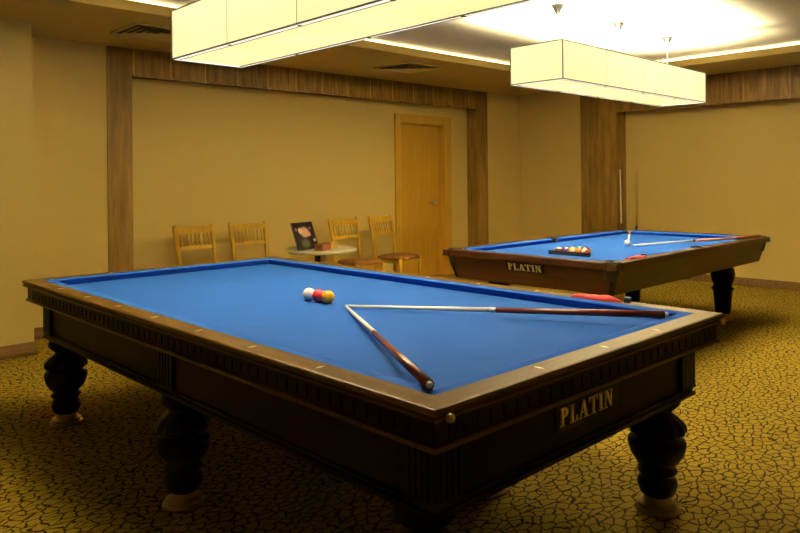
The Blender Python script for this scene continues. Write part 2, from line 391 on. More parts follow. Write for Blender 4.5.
# ------------------------------------------------------------------ lettering
def letters(height, depth, width_scale=1.):
    """serif capitals P L A T I N on the x/z plane, facing -y"""
    b = BM(); s = height
    x = [0.]
    def poly(pts):
        P = [((x[0]+px*width_scale)*s, pz*s) for px, pz in pts]
        A = [b.verts.new((px, 0, pz)) for px, pz in P]; B = [b.verts.new((px, -depth, pz)) for px, pz in P]
        n = len(P)
        b.faces.new(A); b.faces.new(B)
        for i in range(n): b.faces.new((A[i], A[(i+1) % n], B[(i+1) % n], B[i]))
    def rect(a, c, d, e): poly([(a, d), (c, d), (c, e), (a, e)])
    adv = lambda w: x.__setitem__(0, x[0]+w*width_scale)
    # P
    rect(.1, .29, 0, 1); rect(0, .39, 0, .06); rect(0, .12, .94, 1)
    N = 10
    for i in range(N):
        a0 = PI/2-PI*i/N; a1 = PI/2-PI*(i+1)/N
        o = lambda a: (.33+.30*math.cos(a), .73+.27*math.sin(a)); q = lambda a: (.33+.13*math.cos(a), .73+.21*math.sin(a))
        poly([q(a0), o(a0), o(a1), q(a1)])
    rect(.27, .34, .94, 1); rect(.27, .34, .46, .52); adv(.78)
    # L
    rect(.1, .29, 0, 1); rect(0, .39, .94, 1); rect(0, .64, 0, .06); poly([(.54, .06), (.64, .06), (.64, .32), (.60, .32)]); adv(.74)
    # A
    poly([(.10, 0), (.18, 0), (.46, .98), (.39, .98)]); poly([(.57, 0), (.80, 0), (.50, 1.0), (.37, 1.0)])
    rect(.2, .64, .30, .36); rect(0, .28, 0, .055); rect(.47, .9, 0, .055); adv(.92)
    # T
    rect(.29, .48, 0, 1); rect(.19, .58, 0, .06); rect(0, .77, .93, 1)
    poly([(0, .93), (0, .70), (.045, .70), (.10, .93)]); poly([(.67, .93), (.725, .70), (.77, .70), (.77, .93)]); adv(.86)
    # I
    rect(.1, .29, 0, 1); rect(0, .39, 0, .06); rect(0, .39, .94, 1); adv(.50)
    # N
    rect(.1, .18, 0, 1); rect(.62, .70, 0, 1); poly([(.1, 1), (.32, 1), (.70, 0), (.58, 0)])
    rect(0, .29, 0, .055); rect(.5, .82, .945, 1); rect(0, .2, .945, 1)
    return b, (x[0]+.82*width_scale)*s

# ------------------------------------------------------------------ carom table
W, L_, H = 1.624, 3.107, .767
hw, hl = W/2, L_/2
RW = .079                    # wood rail width
CW = .048                    # cushion width
BED = H-.036
tb = thing('billiard_table', 'large near billiard table of dark mahogany with blue cloth and no pockets', 'billiard table', (0, 0, 0))
b = BM(); box(b, -hw+RW, hw-RW, -hl+RW, hl-RW, BED-.03, BED); obj('playing_cloth', b, M['felt'], tb)
def rail_pts(x0, y0, x1, y1, a, c): pass
# four mitred rails with a rounded outer edge
def rail(side):
    bb = BM()
    # section from outside to inside: (inset, z)
    sec = [(.012, H-.034), (.0, H-.032), (.0, H-.026), (.006, H-.022), (.006, H-.019), (-.001, H-.015), (-.003, H-.008), (.0, H-.002), (.006, H), (RW, H), (RW, H-.04), (.03, H-.05)]
    ends = []
    for e in (0, 1):
        ring = []
        for ins, z in sec:
            if side in 'SN':
                x = (-hw+ins) if e == 0 else (hw-ins); y = (-hl+ins) if side == 'S' else (hl-ins)
            else:
                y = (-hl+ins) if e == 0 else (hl-ins); x = (-hw+ins) if side == 'W' else (hw-ins)
            ring.append(bb.verts.new((x, y, z)))
        ends.append(ring)
    n = len(sec)
    for i in range(n): bb.faces.new((ends[0][i], ends[0][(i+1) % n], ends[1][(i+1) % n], ends[1][i]))
    bb.faces.new(ends[0]); bb.faces.new(ends[1][::-1])
    return obj('rail', bb, M['rail_x'] if side in 'SN' else M['rail_y'], tb)
rails = {s: rail(s) for s in 'SNWE'}
def cushion(side, hw, hl, rw, cw, top, bed, parent, mat, ends=(0, 0)):
    bb = BM()
    sec = [(0, top-.001), (cw*.55, top+.001), (cw*.94, top-.002), (cw, top-.005), (cw*.97, top-.009), (cw*.66, bed), (0, bed)]
    rings = []
    for e in (0, 1):
        ring = []
        for ins, z in sec:
            i2 = rw+ins; k = i2+ends[e]*1.0
            if side in 'SN':
                x = (-hw+k) if e == 0 else (hw-k); y = (-hl+i2) if side == 'S' else (hl-i2)
            else:
                y = (-hl+k) if e == 0 else (hl-k); x = (-hw+i2) if side == 'W' else (hw-i2)
            ring.append(bb.verts.new((x, y, z)))
        rings.append(ring)
    n = len(sec)
    for i in range(n):
        f = bb.faces.new((rings[0][i], rings[0][(i+1) % n], rings[1][(i+1) % n], rings[1][i]))
        f.smooth = False
    bb.faces.new(rings[0]); bb.faces.new(rings[1][::-1])
    return obj('cushion', bb, mat, parent)
for s in 'SNWE': cushion(s, hw, hl, RW, CW, H, BED, tb, M['cushion'])
# inlaid sights
def sight_mesh(along_x):
    bb = BM(); a, c = (.017, .0055)
    pts = [(-a, 0), (0, -c), (a, 0), (0, c)] if along_x else [(0, -a), (c, 0), (0, a), (-c, 0)]
    prism(bb, pts, 0, .0012); return bb
s0 = None
for side, k in [('W', i) for i in range(-3, 4)]+[('E', i) for i in range(-3, 4)]:
    loc = ((-hw+.042) if side == 'W' else (hw-.042), .355*k, H)
    if s0 is None: s0 = obj('sight', sight_mesh(True), M['pearl'], tb, loc=loc)
    else: share(s0, tb, loc)
s1 = None
for side, k in [('S', i) for i in (-1, 0, 1)]+[('N', i) for i in (-1, 0, 1)]:
    loc = (.345*k, (-hl+.042) if side == 'S' else (hl-.042), H)
    if s1 is None: s1 = obj('sight', sight_mesh(False), M['pearl'], tb, loc=loc)
    else: share(s1, tb, loc)
# slotted upper frieze, one board per side
def frieze(side):
    bb = BM(); z0, z1 = .668, H-.034
    n = 30 if side in 'SN' else 58
    half = (hw if side in 'SN' else hl)-.02
    def bx(a0, a1, d0, d1, za, zb):
        # a along the side, d depth inwards from the outer face
        if side == 'S': box(bb, a0, a1, -hl+d0, -hl+d1, za, zb)
        elif side == 'N': box(bb, a0, a1, hl-d1, hl-d0, za, zb)
        elif side == 'W': box(bb, -hw+d0, -hw+d1, a0, a1, za, zb)
        else: box(bb, hw-d1, hw-d0, a0, a1, za, zb)
    e = .0 if side in 'SN' else .0405
    half -= e
    bx(-half, half, .032, .06, z0, z1)
    bx(-half, half, .02, .032, z1-.018, z1); bx(-half, half, .02, .032, z0, z0+.010)
    p = 2*half/n
    for i in range(n):
        bx(-half+i*p, -half+(i+1)*p-(.009 if i < n-1 else 0), .02, .032, z0+.010, z1-.018)
    # ledge under the frieze
    return obj('frieze', bb, M['mahogany'] if side in 'SN' else M['mahogany_y'], tb)
for s in 'SNWE': frieze(s)
b = BM()
for (ins, z0, z1) in ((.012, .655, .668), (.03, .645, .655)):
    box(b, -hw+ins, hw-ins, -hl+ins, hl-ins, z0, z1, .003)
obj('ledge', b, M['rail_x'], tb)
# lower apron panels and bottom moulding
ZB = .452
def apron(side):
    bb = BM(); d0, d1 = .095, .12
    hx, hy = hw-.13, hl-.13
    if side == 'S': box(bb, -hx, hx, -hl+d0, -hl+d1, ZB+.03, .645)
    elif side == 'N': box(bb, -hx, hx, hl-d1, hl-d0, ZB+.03, .645)
    elif side == 'W': box(bb, -hw+d0, -hw+d1, -hy, hy, ZB+.03, .645)
    else: box(bb, hw-d1, hw-d0, -hy, hy, ZB+.03, .645)
    return obj('apron', bb, M['mahogany'] if side in 'SN' else M['mahogany_y'], tb)
for s in 'SNWE': apron(s)
b = BM()
for (ins, z0, z1) in ((.078, ZB, ZB+.016), (.086, ZB+.016, ZB+.03)):
    box(b, -hw+ins, hw-ins, -hl+ins, hl-ins, z0, z1, .003)
obj('bottom_moulding', b, M['mahogany'], tb)
# fluted corner and middle posts
def post(cx, cy, sx, sy):
    bb = BM(); z0, z1 = ZB+.0305, .645
    box(bb, cx-sx/2+.008, cx+sx/2-.008, cy-sy/2+.008, cy+sy/2-.008, z0, z1)
    for a0, n in ((sx, 5), (sy, 5)):
        for i in range(n):
            c = -a0/2+a0*(i+.5)/n; w = a0/n*.32
            for sgn in (-1, 1):
                if a0 is sx and n: 
                    pass
    for i in range(5):
        c = -sx/2+sx*(i+.5)/5
        for sg in (-1, 1): box(bb, cx+c-sx*.065, cx+c+sx*.065, cy+sg*(sy/2-.004)-.004, cy+sg*(sy/2-.004)+.004, z0+.012, z1-.012)
        c = -sy/2+sy*(i+.5)/5
        for sg in (-1, 1): box(bb, cx+sg*(sx/2-.004)-.004, cx+sg*(sx/2-.004)+.004, cy+c-sy*.065, cy+c+sy*.065, z0+.012, z1-.012)
    box(bb, cx-sx/2, cx+sx/2, cy-sy/2, cy+sy/2, z0, z0+.012); box(bb, cx-sx/2, cx+sx/2, cy-sy/2, cy+sy/2, z1-.012, z1)
    return obj('post', bb, M['ebony'], tb)
pi_ = .078
for sx in (-1, 1):
    for sy in (-1, 1): post(sx*(hw-pi_-.055), sy*(hl-pi_-.055), .11, .11)
    post(sx*(hw-pi_-.03), 0, .06, .13)
# turned legs
LEG = [(.050, .055), (.064, .066), (.072, .085), (.076, .105), (.070, .125), (.058, .134), (.068, .142), (.078, .155), (.070, .168), (.058, .176),
       (.080, .190), (.100, .220), (.110, .255), (.108, .272), (.090, .280), (.080, .287), (.092, .295), (.113, .312), (.110, .332), (.090, .354),
       (.062, .374), (.054, .386), (.074, .402), (.090, .420), (.088, .436), (.080, ZB)]
FOOT = [(.083, 0), (.084, .007), (.082, .010), (.069, .013), (.068, .017), (.073, .020), (.073, .026), (.068, .029), (.056, .034), (.051, .044), (.052, .062)]
b = BM(); lathe(b, LEG, n=48, lobes={16: (12, .05), 17: (12, .09), 18: (12, .10), 19: (12, .07)}); leg0 = obj('leg', b, M['ebony'], tb, loc=(.650, -1.356, 0))
b = BM(); lathe(b, FOOT, n=36); obj('foot_cup', b, M['brass'], leg0)['label'] = 'polished brass foot cup'
for (x, y) in ((-.650, -1.356), (-.655, 1.356), (.655, 1.356), (-.655, 0), (.655, 0), (.314, -.782)):
    c = share(leg0, tb, (x, y, 0)); share(leg0.children[0], c)
# brass knobs on the short end and the name plate
b = BM(); sphere(b, .013); k0 = obj('knob', b, M['knob_brass'], tb, loc=(-.766, -hl-.004, .738))
share(k0, tb, (.79, -hl-.004, .738))
b = BM(); box(b, -.195, .165, -.006, 0, -.045, .037, .003); pl = obj('name_plate', b, M['ebony'], tb, loc=(0, -hl+.095, .577))
lt, lw = letters(.056, .004, 1.18)
lo = obj('lettering', lt, M['gold_leaf'], pl, loc=(-.178, -.006, -.030)); lo['label'] = 'gold capital letters reading PLATIN'

# ------------------------------------------------------------------ pool table
W2, L2, H2 = 1.495, 2.779, .749
P2 = (3.494, .395)
pt = thing('pool_table', 'far red-brown pool table with blue cloth, pockets and flared wooden sides', 'pool table', (*P2, 0), .0093)
a, c = L2/2, W2/2            # half length (x), half width (y)
bed2 = H2-.036; rw2 = .085; cw2 = .05
b = BM(); box(b, -a+rw2, a-rw2, -c+rw2, c-rw2, bed2-.03, bed2); obj('playing_cloth', b, M['felt'], pt)
# rails: rounded boards between pockets, drawn as chamfered strips
PC = .075                    # corner gap
def rail2(x0, x1, y0, y1, mat):
    bb = BM(); box(bb, x0, x1, y0, y1, H2-.05, H2, .010); return obj('rail', bb, mat, pt)
gap = .05
for sg in (-1, 1):
    y0, y1 = sorted((sg*c, sg*(c-rw2)))
    rail2(-a+PC, -gap, y0, y1, M['pool_x']); rail2(gap, a-PC, y0, y1, M['pool_x'])
    y0, y1 = sorted((sg*c, sg*(c-.024))); rail2(-gap-.01, gap+.01, y0, y1, M['pool_x'])
    x0, x1 = sorted((sg*a, sg*(a-rw2)))
    rail2(x0, x1, -c+PC, c-PC, M['pool_y'])
# cushions, cut short at the pockets
def cush2(pts):
    """pts: (outer start, outer end, nose end, nose start) on plan"""
    bb = BM()
    (ax, ay), (bx_, by), (cx, cy), (dx, dy) = pts
    def lerp(p, q, t): return (p[0]+(q[0]-p[0])*t, p[1]+(q[1]-p[1])*t)
    secs = [(0, H2-.001), (.6, H2), (.95, H2-.005), (1, H2-.011), (.96, H2-.015), (.7, bed2), (0, bed2)]
    A = [bb.verts.new((*lerp(pts[0], pts[3], t), z)) for t, z in secs]; B = [bb.verts.new((*lerp(pts[1], pts[2], t), z)) for t, z in secs]
    n = len(secs)
    for i in range(n): bb.faces.new((A[i], A[(i+1) % n], B[(i+1) % n], B[i]))
    bb.faces.new(A); bb.faces.new(B[::-1])
    obj('cushion', bb, M['cushion'], pt)
ix, iy = a-rw2, c-rw2
for sg in (-1, 1):
    cush2([(-ix+.04, sg*iy), (-gap, sg*iy), (-gap-.02, sg*(iy-cw2)), (-ix+.04+cw2, sg*(iy-cw2))])
    cush2([(gap, sg*iy), (ix-.04, sg*iy), (ix-.04-cw2, sg*(iy-cw2)), (gap+.02, sg*(iy-cw2))])
    cush2([(sg*ix, -iy+.04), (sg*ix, iy-.04), (sg*(ix-cw2), iy-.04-cw2), (sg*(ix-cw2), -iy+.04+cw2)])
# pockets: black cups with a raised lip
def pocket(x, y, r):
    bb = BM(); n = 20
    prof_o = [(r*.8, H2-.13), (r+.012, H2-.04), (r+.014, H2+.003)]; prof_i = [(r, H2+.003), (r-.006, H2-.03), (r*.75, H2-.12)]
    rings = []
    for (rr, z) in prof_o+prof_i: rings.append([bb.verts.new((x+rr*math.cos(2*PI*i/n), y+rr*math.sin(2*PI*i/n), z)) for i in range(n)])
    for p, q in zip(rings, rings[1:]):
        for i in range(n): bb.faces.new((p[i], p[(i+1) % n], q[(i+1) % n], q[i]))
    bb.faces.new(rings[0][::-1]); bb.faces.new(rings[-1])
    obj('pocket', bb, M['black'], pt)
for sx in (-1, 1):
    for sy in (-1, 1): pocket(sx*(a-.075), sy*(c-.075), .052)
for sy in (-1, 1): pocket(0, sy*(c-.080), .044)
# flared sides and corner caps
zb2 = .525; fl = .075
def side2(p0, p1, q0, q1, mat):
    """top edge p0-p1, bottom edge q0-q1 (plan points), 25 mm thick board"""
    bb = BM(); zt2 = H2-.048
    nx, ny = (p1[1]-p0[1]), -(p1[0]-p0[0]); l = math.hypot(nx, ny); nx, ny = -nx/l*.025, -ny/l*.025
    hexa(bb, [(*q0, zb2), (*q1, zb2), (q1[0]+nx, q1[1]+ny, zb2), (q0[0]+nx, q0[1]+ny, zb2)],
         [(*p0, zt2), (*p1, zt2), (p1[0]+nx, p1[1]+ny, zt2), (p0[0]+nx, p0[1]+ny, zt2)])
    return obj('side_panel', bb, mat, pt)
g = .03
o = .022
side2((-a+o+g, -c+o), (a-o-g, -c+o), (-a+fl+g, -c+fl), (a-fl-g, -c+fl), M['pool_x'])
side2((a-o-g, c-o), (-a+o+g, c-o), (a-fl-g, c-fl), (-a+fl+g, c-fl), M['pool_x'])
side2((-a+o, c-o-g), (-a+o, -c+o+g), (-a+fl, c-fl-g), (-a+fl, -c+fl+g), M['pool_y'])
side2((a-o, -c+o+g), (a-o, c-o-g), (a-fl, -c+fl+g), (a-fl, c-fl-g), M['pool_y'])
def sq(cx, cy, h, z): return [(cx-h, cy-h, z), (cx+h, cy-h, z), (cx+h, cy+h, z), (cx-h, cy+h, z)]
for sx in (-1, 1):
    for sy in (-1, 1):
        bb = BM(); hexa(bb, sq(sx*(a-fl-.026), sy*(c-fl-.026), .026, zb2), sq(sx*(a-o-.030), sy*(c-o-.030), .030, H2-.02)); obj('corner_post', bb, M['ebony'], pt)
        bb = BM(); hexa(bb, sq(sx*(a-.034), sy*(c-.034), .034, H2-.05), sq(sx*(a-.036), sy*(c-.036), .032, H2-.006)); obj('corner_cap', bb, M['pool_x'], pt)
# underside frame
b = BM(); box(b, -a+.14, a-.14, -c+.14, c-.14, zb2-.0, zb2+.10); obj('under_frame', b, M['pool_x'], pt)
LEG2 = [(.062, .050), (.074, .06), (.080, .10), (.086, .18), (.092, .25), (.096, .268), (.108, .276), (.110, .29), (.098, .302), (.086, .312),
        (.096, .33), (.114, .37), (.120, .41), (.112, .455), (.090, .485), (.082, .495), (.098, .505), (.10, zb2)]
LEG2 = [(q_*.88, z_) for q_, z_ in LEG2]
FOOT2 = [(.080, 0), (.080, .012), (.068, .02), (.07, .03), (.058, .055)]
b = BM(); lathe(b, LEG2, n=36); l2 = obj('leg', b, M['mahogany'], pt, loc=(1.08, -.44, 0))
b = BM(); lathe(b, FOOT2, n=28); obj('foot_cup', b, M['brass'], l2)['label'] = 'polished brass foot cup'
for (x, y) in ((-1.08, -.44), (-1.08, .44), (1.08, .44)):
    q = share(l2, pt, (x, y, 0)); share(l2.children[0], q)
# PLATIN lettering on the end facing the near table (a small dark plate that follows the flare)
tilt = math.atan2(fl-o, H2-.048-zb2)
b = BM(); box(b, -.19, .15, -.004, 0, -.034, .036, .002)
pl2 = obj('name_plate', b, M['ebony'], pt, loc=(-a+o+.0115, -.035, .662)); pl2.rotation_euler = (tilt, 0, R(-90))
lt, lw = letters(.050, .004, 1.25)
lo = obj('lettering', lt, M['silver_leaf'], pl2, loc=(-.165, -.004, -.024)); lo['label'] = 'pale capital letters reading PLATIN'

# ------------------------------------------------------------------ balls
def ball(name, mat, r, loc, label, cat='ball', group=None):
    bb = BM(); sphere(bb, r); return tag(obj(name, bb, mat, loc=loc), label, cat, group)
rb = .0307
ball('billiard_ball', M['ivory'], rb, (-.001, .034, BED+rb+.0004), 'white ball, leftmost of the three balls on the near table', group='carom balls')
ball('billiard_ball', M['red_ball'], rb, (.004, -.036, BED+rb+.0004), 'red ball between the white and the yellow ball', group='carom balls')
ball('billiard_ball', M['yellow_ball'], rb, (.009, -.099, BED+rb+.0004), 'yellow ball at the right end of the three balls on the near table', group='carom balls')

# ------------------------------------------------------------------ cues
def cue(p0, p1, label, butt, shaft='maple', group=None, rs=(.0065, .0105, .0145), joint=.5, collar='white_plastic'):
    p0, p1 = Vector(p0), Vector(p1); d = (p1-p0); ln = d.length
    t = bpy.data.objects.new('cue_stick', None); COL.objects.link(t); t.location = p0
    t.rotation_mode = 'QUATERNION'; t.rotation_quaternion = d.to_track_quat('Z', 'Y'); tag(t, label, 'cue', group)
    t.empty_display_size = .1
    j = ln*joint; r0, r1, r2 = rs
    bb = BM(); tube(bb, (0, 0, 0), (0, 0, .012), r0*.95, r0, n=14); obj('tip', bb, M['leather_tip'], t)
    bb = BM(); tube(bb, (0, 0, .012), (0, 0, .035), r0, n=14); obj('ferrule', bb, M['white_plastic'], t)
    bb = BM(); tube(bb, (0, 0, .035), (0, 0, j-.012), r0, r1, n=14); obj('shaft', bb, M[shaft], t)
    bb = BM(); tube(bb, (0, 0, j-.012), (0, 0, j+.012), r1*1.05, n=14); obj('joint_collar', bb, M[collar], t)
    bb = BM(); tube(bb, (0, 0, j+.012), (0, 0, ln-.012), r1, r2, n=14); obj('butt', bb, M[butt], t)
    bb = BM(); tube(bb, (0, 0, ln-.012), (0, 0, ln), r2*.7, r2*.4, n=14); obj('bumper', bb, M[collar], t)
    return t
cue((-.012, -.256, BED+.0085), (-.722, -1.452, H+.0165), 'cue with dark red butt pointing to the near corner of the near table', 'cue_butt', group='cues on the near table', joint=.46)
cue((-.004, -.240, BED+.0085), (.555, -1.455, H+.0165), 'cue lying across the near table toward its right-hand corner', 'cue_butt', group='cues on the near table', joint=.50)
# the two cues on the pool table: they rest on the cloth by the tip and on the rail by the butt
cue((3.573, .311, bed2+.0085), (4.60, -.36, H2+.0215), 'cue with orange butt over the right-hand end of the pool table', 'cue_orange', group='cues on the pool table', joint=.47, collar='black')
cue((3.64, .385, bed2+.0085), (4.64, .905, H2+.019), 'cue pointing away from the cue ball to the far corner pocket', 'cue_orange', group='cues on the pool table', joint=.6, collar='black')
ball('cue_ball', M['ivory'], .0286, (3.538, .335, bed2+.029), 'white cue ball at the cue tips on the pool table')
# cues leaning on the right wall behind the pool table
cue((6.60, 2.098, 1.41), (6.46, 2.00, 0.0), 'pale cue leaning against the dark wood column', 'cue_butt', group='cues leaning by the far wall', joint=.5)
cue((6.764, 1.948, 1.435), (6.60, 1.885, 0.0), 'ochre cue leaning against the tan wall right of the dark column', 'black', shaft='cue_yellow', group='cues leaning by the far wall', rs=(.009, .014, .016), joint=.53, collar='cue_yellow')

# ------------------------------------------------------------------ rack of balls on the pool table
tri = []
rr_ = .0286
rx, ry = 2.645, .305
b = BM()
def tri_pts(ofs):
    # triangle around 5 rows: base towards -x
    s = 8*rr_/2; inr = rr_+ofs
    cxx = rx+4*rr_*math.sqrt(3)/3
    out = []
    Rr = (8*rr_/math.sqrt(3))+2*inr
    for ang in (0, 120, 240): out.append((cxx+Rr*math.cos(R(ang)), ry+Rr*math.sin(R(ang))))
    return out
o_ = tri_pts(.011); i_ = tri_pts(.001)
za, zc_ = bed2+.0005, bed2+.031
for k in range(3):
    j = (k+1) % 3
    hexa(b, [(*o_[k], za), (*o_[j], za), (*i_[j], za), (*i_[k], za)], [(*o_[k], zc_), (*o_[j], zc_), (*i_[j], zc_), (*i_[k], zc_)])
tag(obj('triangle_rack', b, M['rack']), 'black triangular ball rack lying on the pool table cloth', 'rack')
def pool_ball_mat(name, col, stripe):
    m, nt, bs = new_mat(name); Lk = nt.links.new
    bs.inputs['Roughness'].default_value = .12; bs.inputs['Coat Weight'].default_value = .6
    if not stripe:
        bs.inputs['Base Color'].default_value = (*col, 1); return m
    tc = nt.nodes.new('ShaderNodeTexCoord'); sp = nt.nodes.new('ShaderNodeSeparateXYZ'); Lk(tc.outputs['Object'], sp.inputs[0])
    ab = nt.nodes.new('ShaderNodeMath'); ab.operation = 'ABSOLUTE'; Lk(sp.outputs[2], ab.inputs[0])
    lt_ = nt.nodes.new('ShaderNodeMath'); lt_.operation = 'LESS_THAN'; Lk(ab.outputs[0], lt_.inputs[0]); lt_.inputs[1].default_value = .015
    mx = nt.nodes.new('ShaderNodeMix'); mx.data_type = 'RGBA'; Lk(lt_.outputs[0], mx.inputs[0]); mx.inputs[6].default_value = (.85, .82, .72, 1); mx.inputs[7].default_value = (*col, 1)
    Lk(mx.outputs[2], bs.inputs['Base Color']); return m
cols = {'yellow': (.85, .45, .02), 'blue': (.02, .06, .4), 'red': (.65, .03, .03), 'purple': (.15, .03, .22), 'orange': (.85, .22, .03), 'green': (.02, .2, .07), 'maroon': (.2, .02, .03), 'black': (.01, .01, .01)}
# rows from the base (towards the name plate) to the apex
rows = [['maroon stripe', 'purple', 'yellow stripe', 'orange', 'red stripe'], ['blue stripe', 'yellow', 'green', 'orange stripe'], ['red', 'black', 'purple stripe'], ['green stripe', 'maroon'], ['blue']]
rowname = ['in the row along the rack base', 'in the second row of the rack', 'in the middle row of the rack', 'in the fourth row of the rack', 'at the apex of the rack']
mats = {}
for k, row in enumerate(rows):
    for i, nm in enumerate(row):
        st = nm.endswith('stripe'); cn = nm.split()[0]
        m = pool_ball_mat('ball_'+nm.replace(' ', '_'), cols[cn], st)
        bb = BM(); sphere(bb, rr_-.0004)
        x = rx+k*rr_*math.sqrt(3); y = ry+(len(row)-1)*rr_-i*2*rr_
        ob = obj('pool_ball', bb, m, loc=(x, y, bed2+rr_+.0003), rot=(R(20*((i*7+k*3) % 9)), R(25*((i*5+k) % 7)), 0))
        tag(ob, ('white ball with %s stripe ' % cn if st else 'solid %s ball ' % cn)+rowname[k], 'ball', 'racked pool balls')

# ------------------------------------------------------------------ red cloths and chalk on the rails
def folded_cloth(loc, rz, ln, wd, label):
    bb = BM(); n, m_ = 16, 6
    top = []; bot = []
    for i in range(n+1):
        u = i/n
        rt = []; rb_ = []
        for j in range(m_+1):
            v = j/m_
            edge = min(1, 4*min(u, 1-u)+.15)*min(1, 4*min(v, 1-v)+.35)
            z = .004+.011*edge+.003*math.sin(9*u+3*v)+.002*math.sin(17*u-5*v)
            x = (u-.5)*ln; y = (v-.5)*wd*(1-.25*math.cos(5*u)*.3)*(0.75+.25*math.sin(PI*u))
            rt.append(bb.verts.new((x, y, max(.003, z)))); rb_.append(bb.verts.new((x, y, .0)))
        top.append(rt); bot.append(rb_)
    for i in range(n):
        for j in range(m_):
            f = bb.faces.new((top[i][j], top[i+1][j], top[i+1][j+1], top[i][j+1])); f.smooth = True
            bb.faces.new((bot[i][j], bot[i][j+1], bot[i+1][j+1], bot[i+1][j]))
    for i in range(n):
        for j in (0, m_): bb.faces.new((top[i][j], top[i+1][j], bot[i+1][j], bot[i][j]))
    for j in range(m_):
        for i in (0, n): bb.faces.new((top[i][j], top[i][j+1], bot[i][j+1], bot[i][j]))
    return tag(obj('folded_cloth', bb, M['red_cloth'], loc=loc, rot=(0, 0, rz)), label, 'cloth')
def chalk(loc, rz, label):
    t = thing('chalk_cube', label, 'chalk', loc, rz)
    bb = BM(); box(bb, -.0125, .0125, -.0125, .0125, 0, .020, .001); obj('wrapper', bb, M['chalk_wrap'], t)
    bb = BM(); box(bb, -.011, .011, -.011, .011, .020, .0235, .001); obj('chalk_face', bb, M['chalk_blue'], t)
folded_cloth((.766, -1.03, H+.0005), R(-86), .23, .05, 'folded red cloth on the near table rail facing the pool table')
chalk((.772, -1.172, H+.0002), R(10), 'dark chalk cube beside the red cloth on the near table rail')
folded_cloth((P2[0]-1.03, P2[1]-c+.038, H2+.0005), R(-6), .20, .05, 'folded red cloth on the pool table rail near its front corner')
chalk((P2[0]-.90, P2[1]-c+.052, H2+.0002), R(15), 'dark chalk cube beside the red cloth on the pool table rail')

# ------------------------------------------------------------------ chairs
def make_chair():
    t = thing('dining_chair', '', 'chair', (0, 0, 0), 0, 'honey wood chairs along the back wall')
    # local: front is -y, width .44, back posts at y=.20
    for sx in (-1, 1):
        bb = BM()
        pts = [(sx*.185, .19, 0), (sx*.19, .185, .2), (sx*.195, .185, .42), (sx*.200, .195, .58), (sx*.206, .225, .74), (sx*.212, .262, .90), (sx*.213, .270, .935)]
        path_tube(bb, pts, [.018, .022, .024, .023, .022, .021, .015], n=10); obj('back_post', bb, M['chair_wood'], t)
        bb = BM(); path_tube(bb, [(sx*.19, -.195, 0), (sx*.198, -.198, .22), (sx*.2, -.2, .43)], [.014, .018, .021], n=10); obj('leg', bb, M['chair_wood'], t)
    # seat rails and stretchers
    bb = BM()
    box(bb, -.19, .19, -.212, -.19, .375, .425, .003); box(bb, -.18, .18, .175, .195, .375, .425, .003)
    for sx in (-1, 1): box(bb, sx*.195-.011, sx*.195+.011, -.19, .178, .375, .425, .003)
    obj('seat_frame', bb, M['chair_wood'], t)
    for (p, q) in (((-.19, -.195, .22), (.19, -.195, .22)), ((-.19, -.195, .15), (-.187, .187, .15)), ((.19, -.195, .15), (.187, .187, .15))):
        bb = BM(); tube(bb, p, q, .010); obj('stretcher', bb, M['chair_wood'], t)
    # padded seat
    bb = BM(); n = 14; G = []
    for i in range(n+1):
        r_ = []
        for j in range(n+1):
            u, v = 2*i/n-1, 2*j/n-1
            w_ = .228-.012*(v+1)
            x = u*w_*(1-.06*v*v); y = v*.215*(1-.05*u*u)-.01
            z = .425+.045*(1-abs(u)**4)**.5*(1-abs(v)**4)**.5
            r_.append(bb.verts.new((x, y, z)))
        G.append(r_)
    for i in range(n):
        for j in range(n):
            f = bb.faces.new((G[i][j], G[i+1][j], G[i+1][j+1], G[i][j+1])); f.smooth = True
    ring = [G[i][0] for i in range(n+1)]+[G[n][j] for j in range(1, n+1)]+[G[i][n] for i in range(n-1, -1, -1)]+[G[0][j] for j in range(n-1, 0, -1)]
    low = [bb.verts.new((v.co.x*.97, v.co.y*.97, .415)) for v in ring]
    for i in range(len(ring)):
        j = (i+1) % len(ring); bb.faces.new((ring[i], ring[j], low[j], low[i]))
    bb.faces.new(low)
    obj('seat', bb, M['seat_fabric'], t)['label'] = 'brown padded seat'
    # curved rails of the back
    def crail(z0, z1, yb, th):
        b2 = BM(); N = 12; A = []
        for i in range(N+1):
            u = 2*i/N-1; x = u*.205; y = yb+.022*(1-u*u)+.0; zz = .006*(1-u*u)
            A.append([b2.verts.new((x, y-th/2, z0)), b2.verts.new((x, y+th/2, z0)), b2.verts.new((x, y+th/2+.008, z1+zz)), b2.verts.new((x, y-th/2+.008, z1+zz))])
        for p, q in zip(A, A[1:]):
            for k in range(4):
                f = b2.faces.new((p[k], p[(k+1) % 4], q[(k+1) % 4], q[k])); f.smooth = False
        b2.faces.new(A[0]); b2.faces.new(A[-1][::-1])
        return b2
    obj('top_rail', crail(.855, .912, .245, .020), M['chair_wood'], t)
    obj('lower_rail', crail(.690, .722, .212, .018), M['chair_wood'], t)
    sp = None
    for k in range(8):
        u = (k-3.5)/3.5*.78; x = u*.205; cv = .022*(1-u*u)
        bb = BM(); y0 = .216+cv; y1 = .249+cv
        path_tube(bb, [(x, y0, .715), (x, y0+.008, .755), (x, (y0+y1)/2, .79), (x, y1-.007, .825), (x, y1, .862)], [.0055, .0085, .0055, .0085, .0055], n=8)
        obj('spindle', bb, M['chair_wood'], t)
    return t
ch0 = make_chair()
labs = ['wooden spindle-back chair at the far left of the back wall row', 'second wooden chair from the left, left of the round cream table',
        'wooden chair with brown seat just right of the round cream table', 'wooden chair with brown seat beside the oak door']
spots = [(1.276, 3.36, R(3)), (1.85, 3.36, R(-2)), (3.0, 3.22, R(2)), (3.62, 3.26, R(9))]
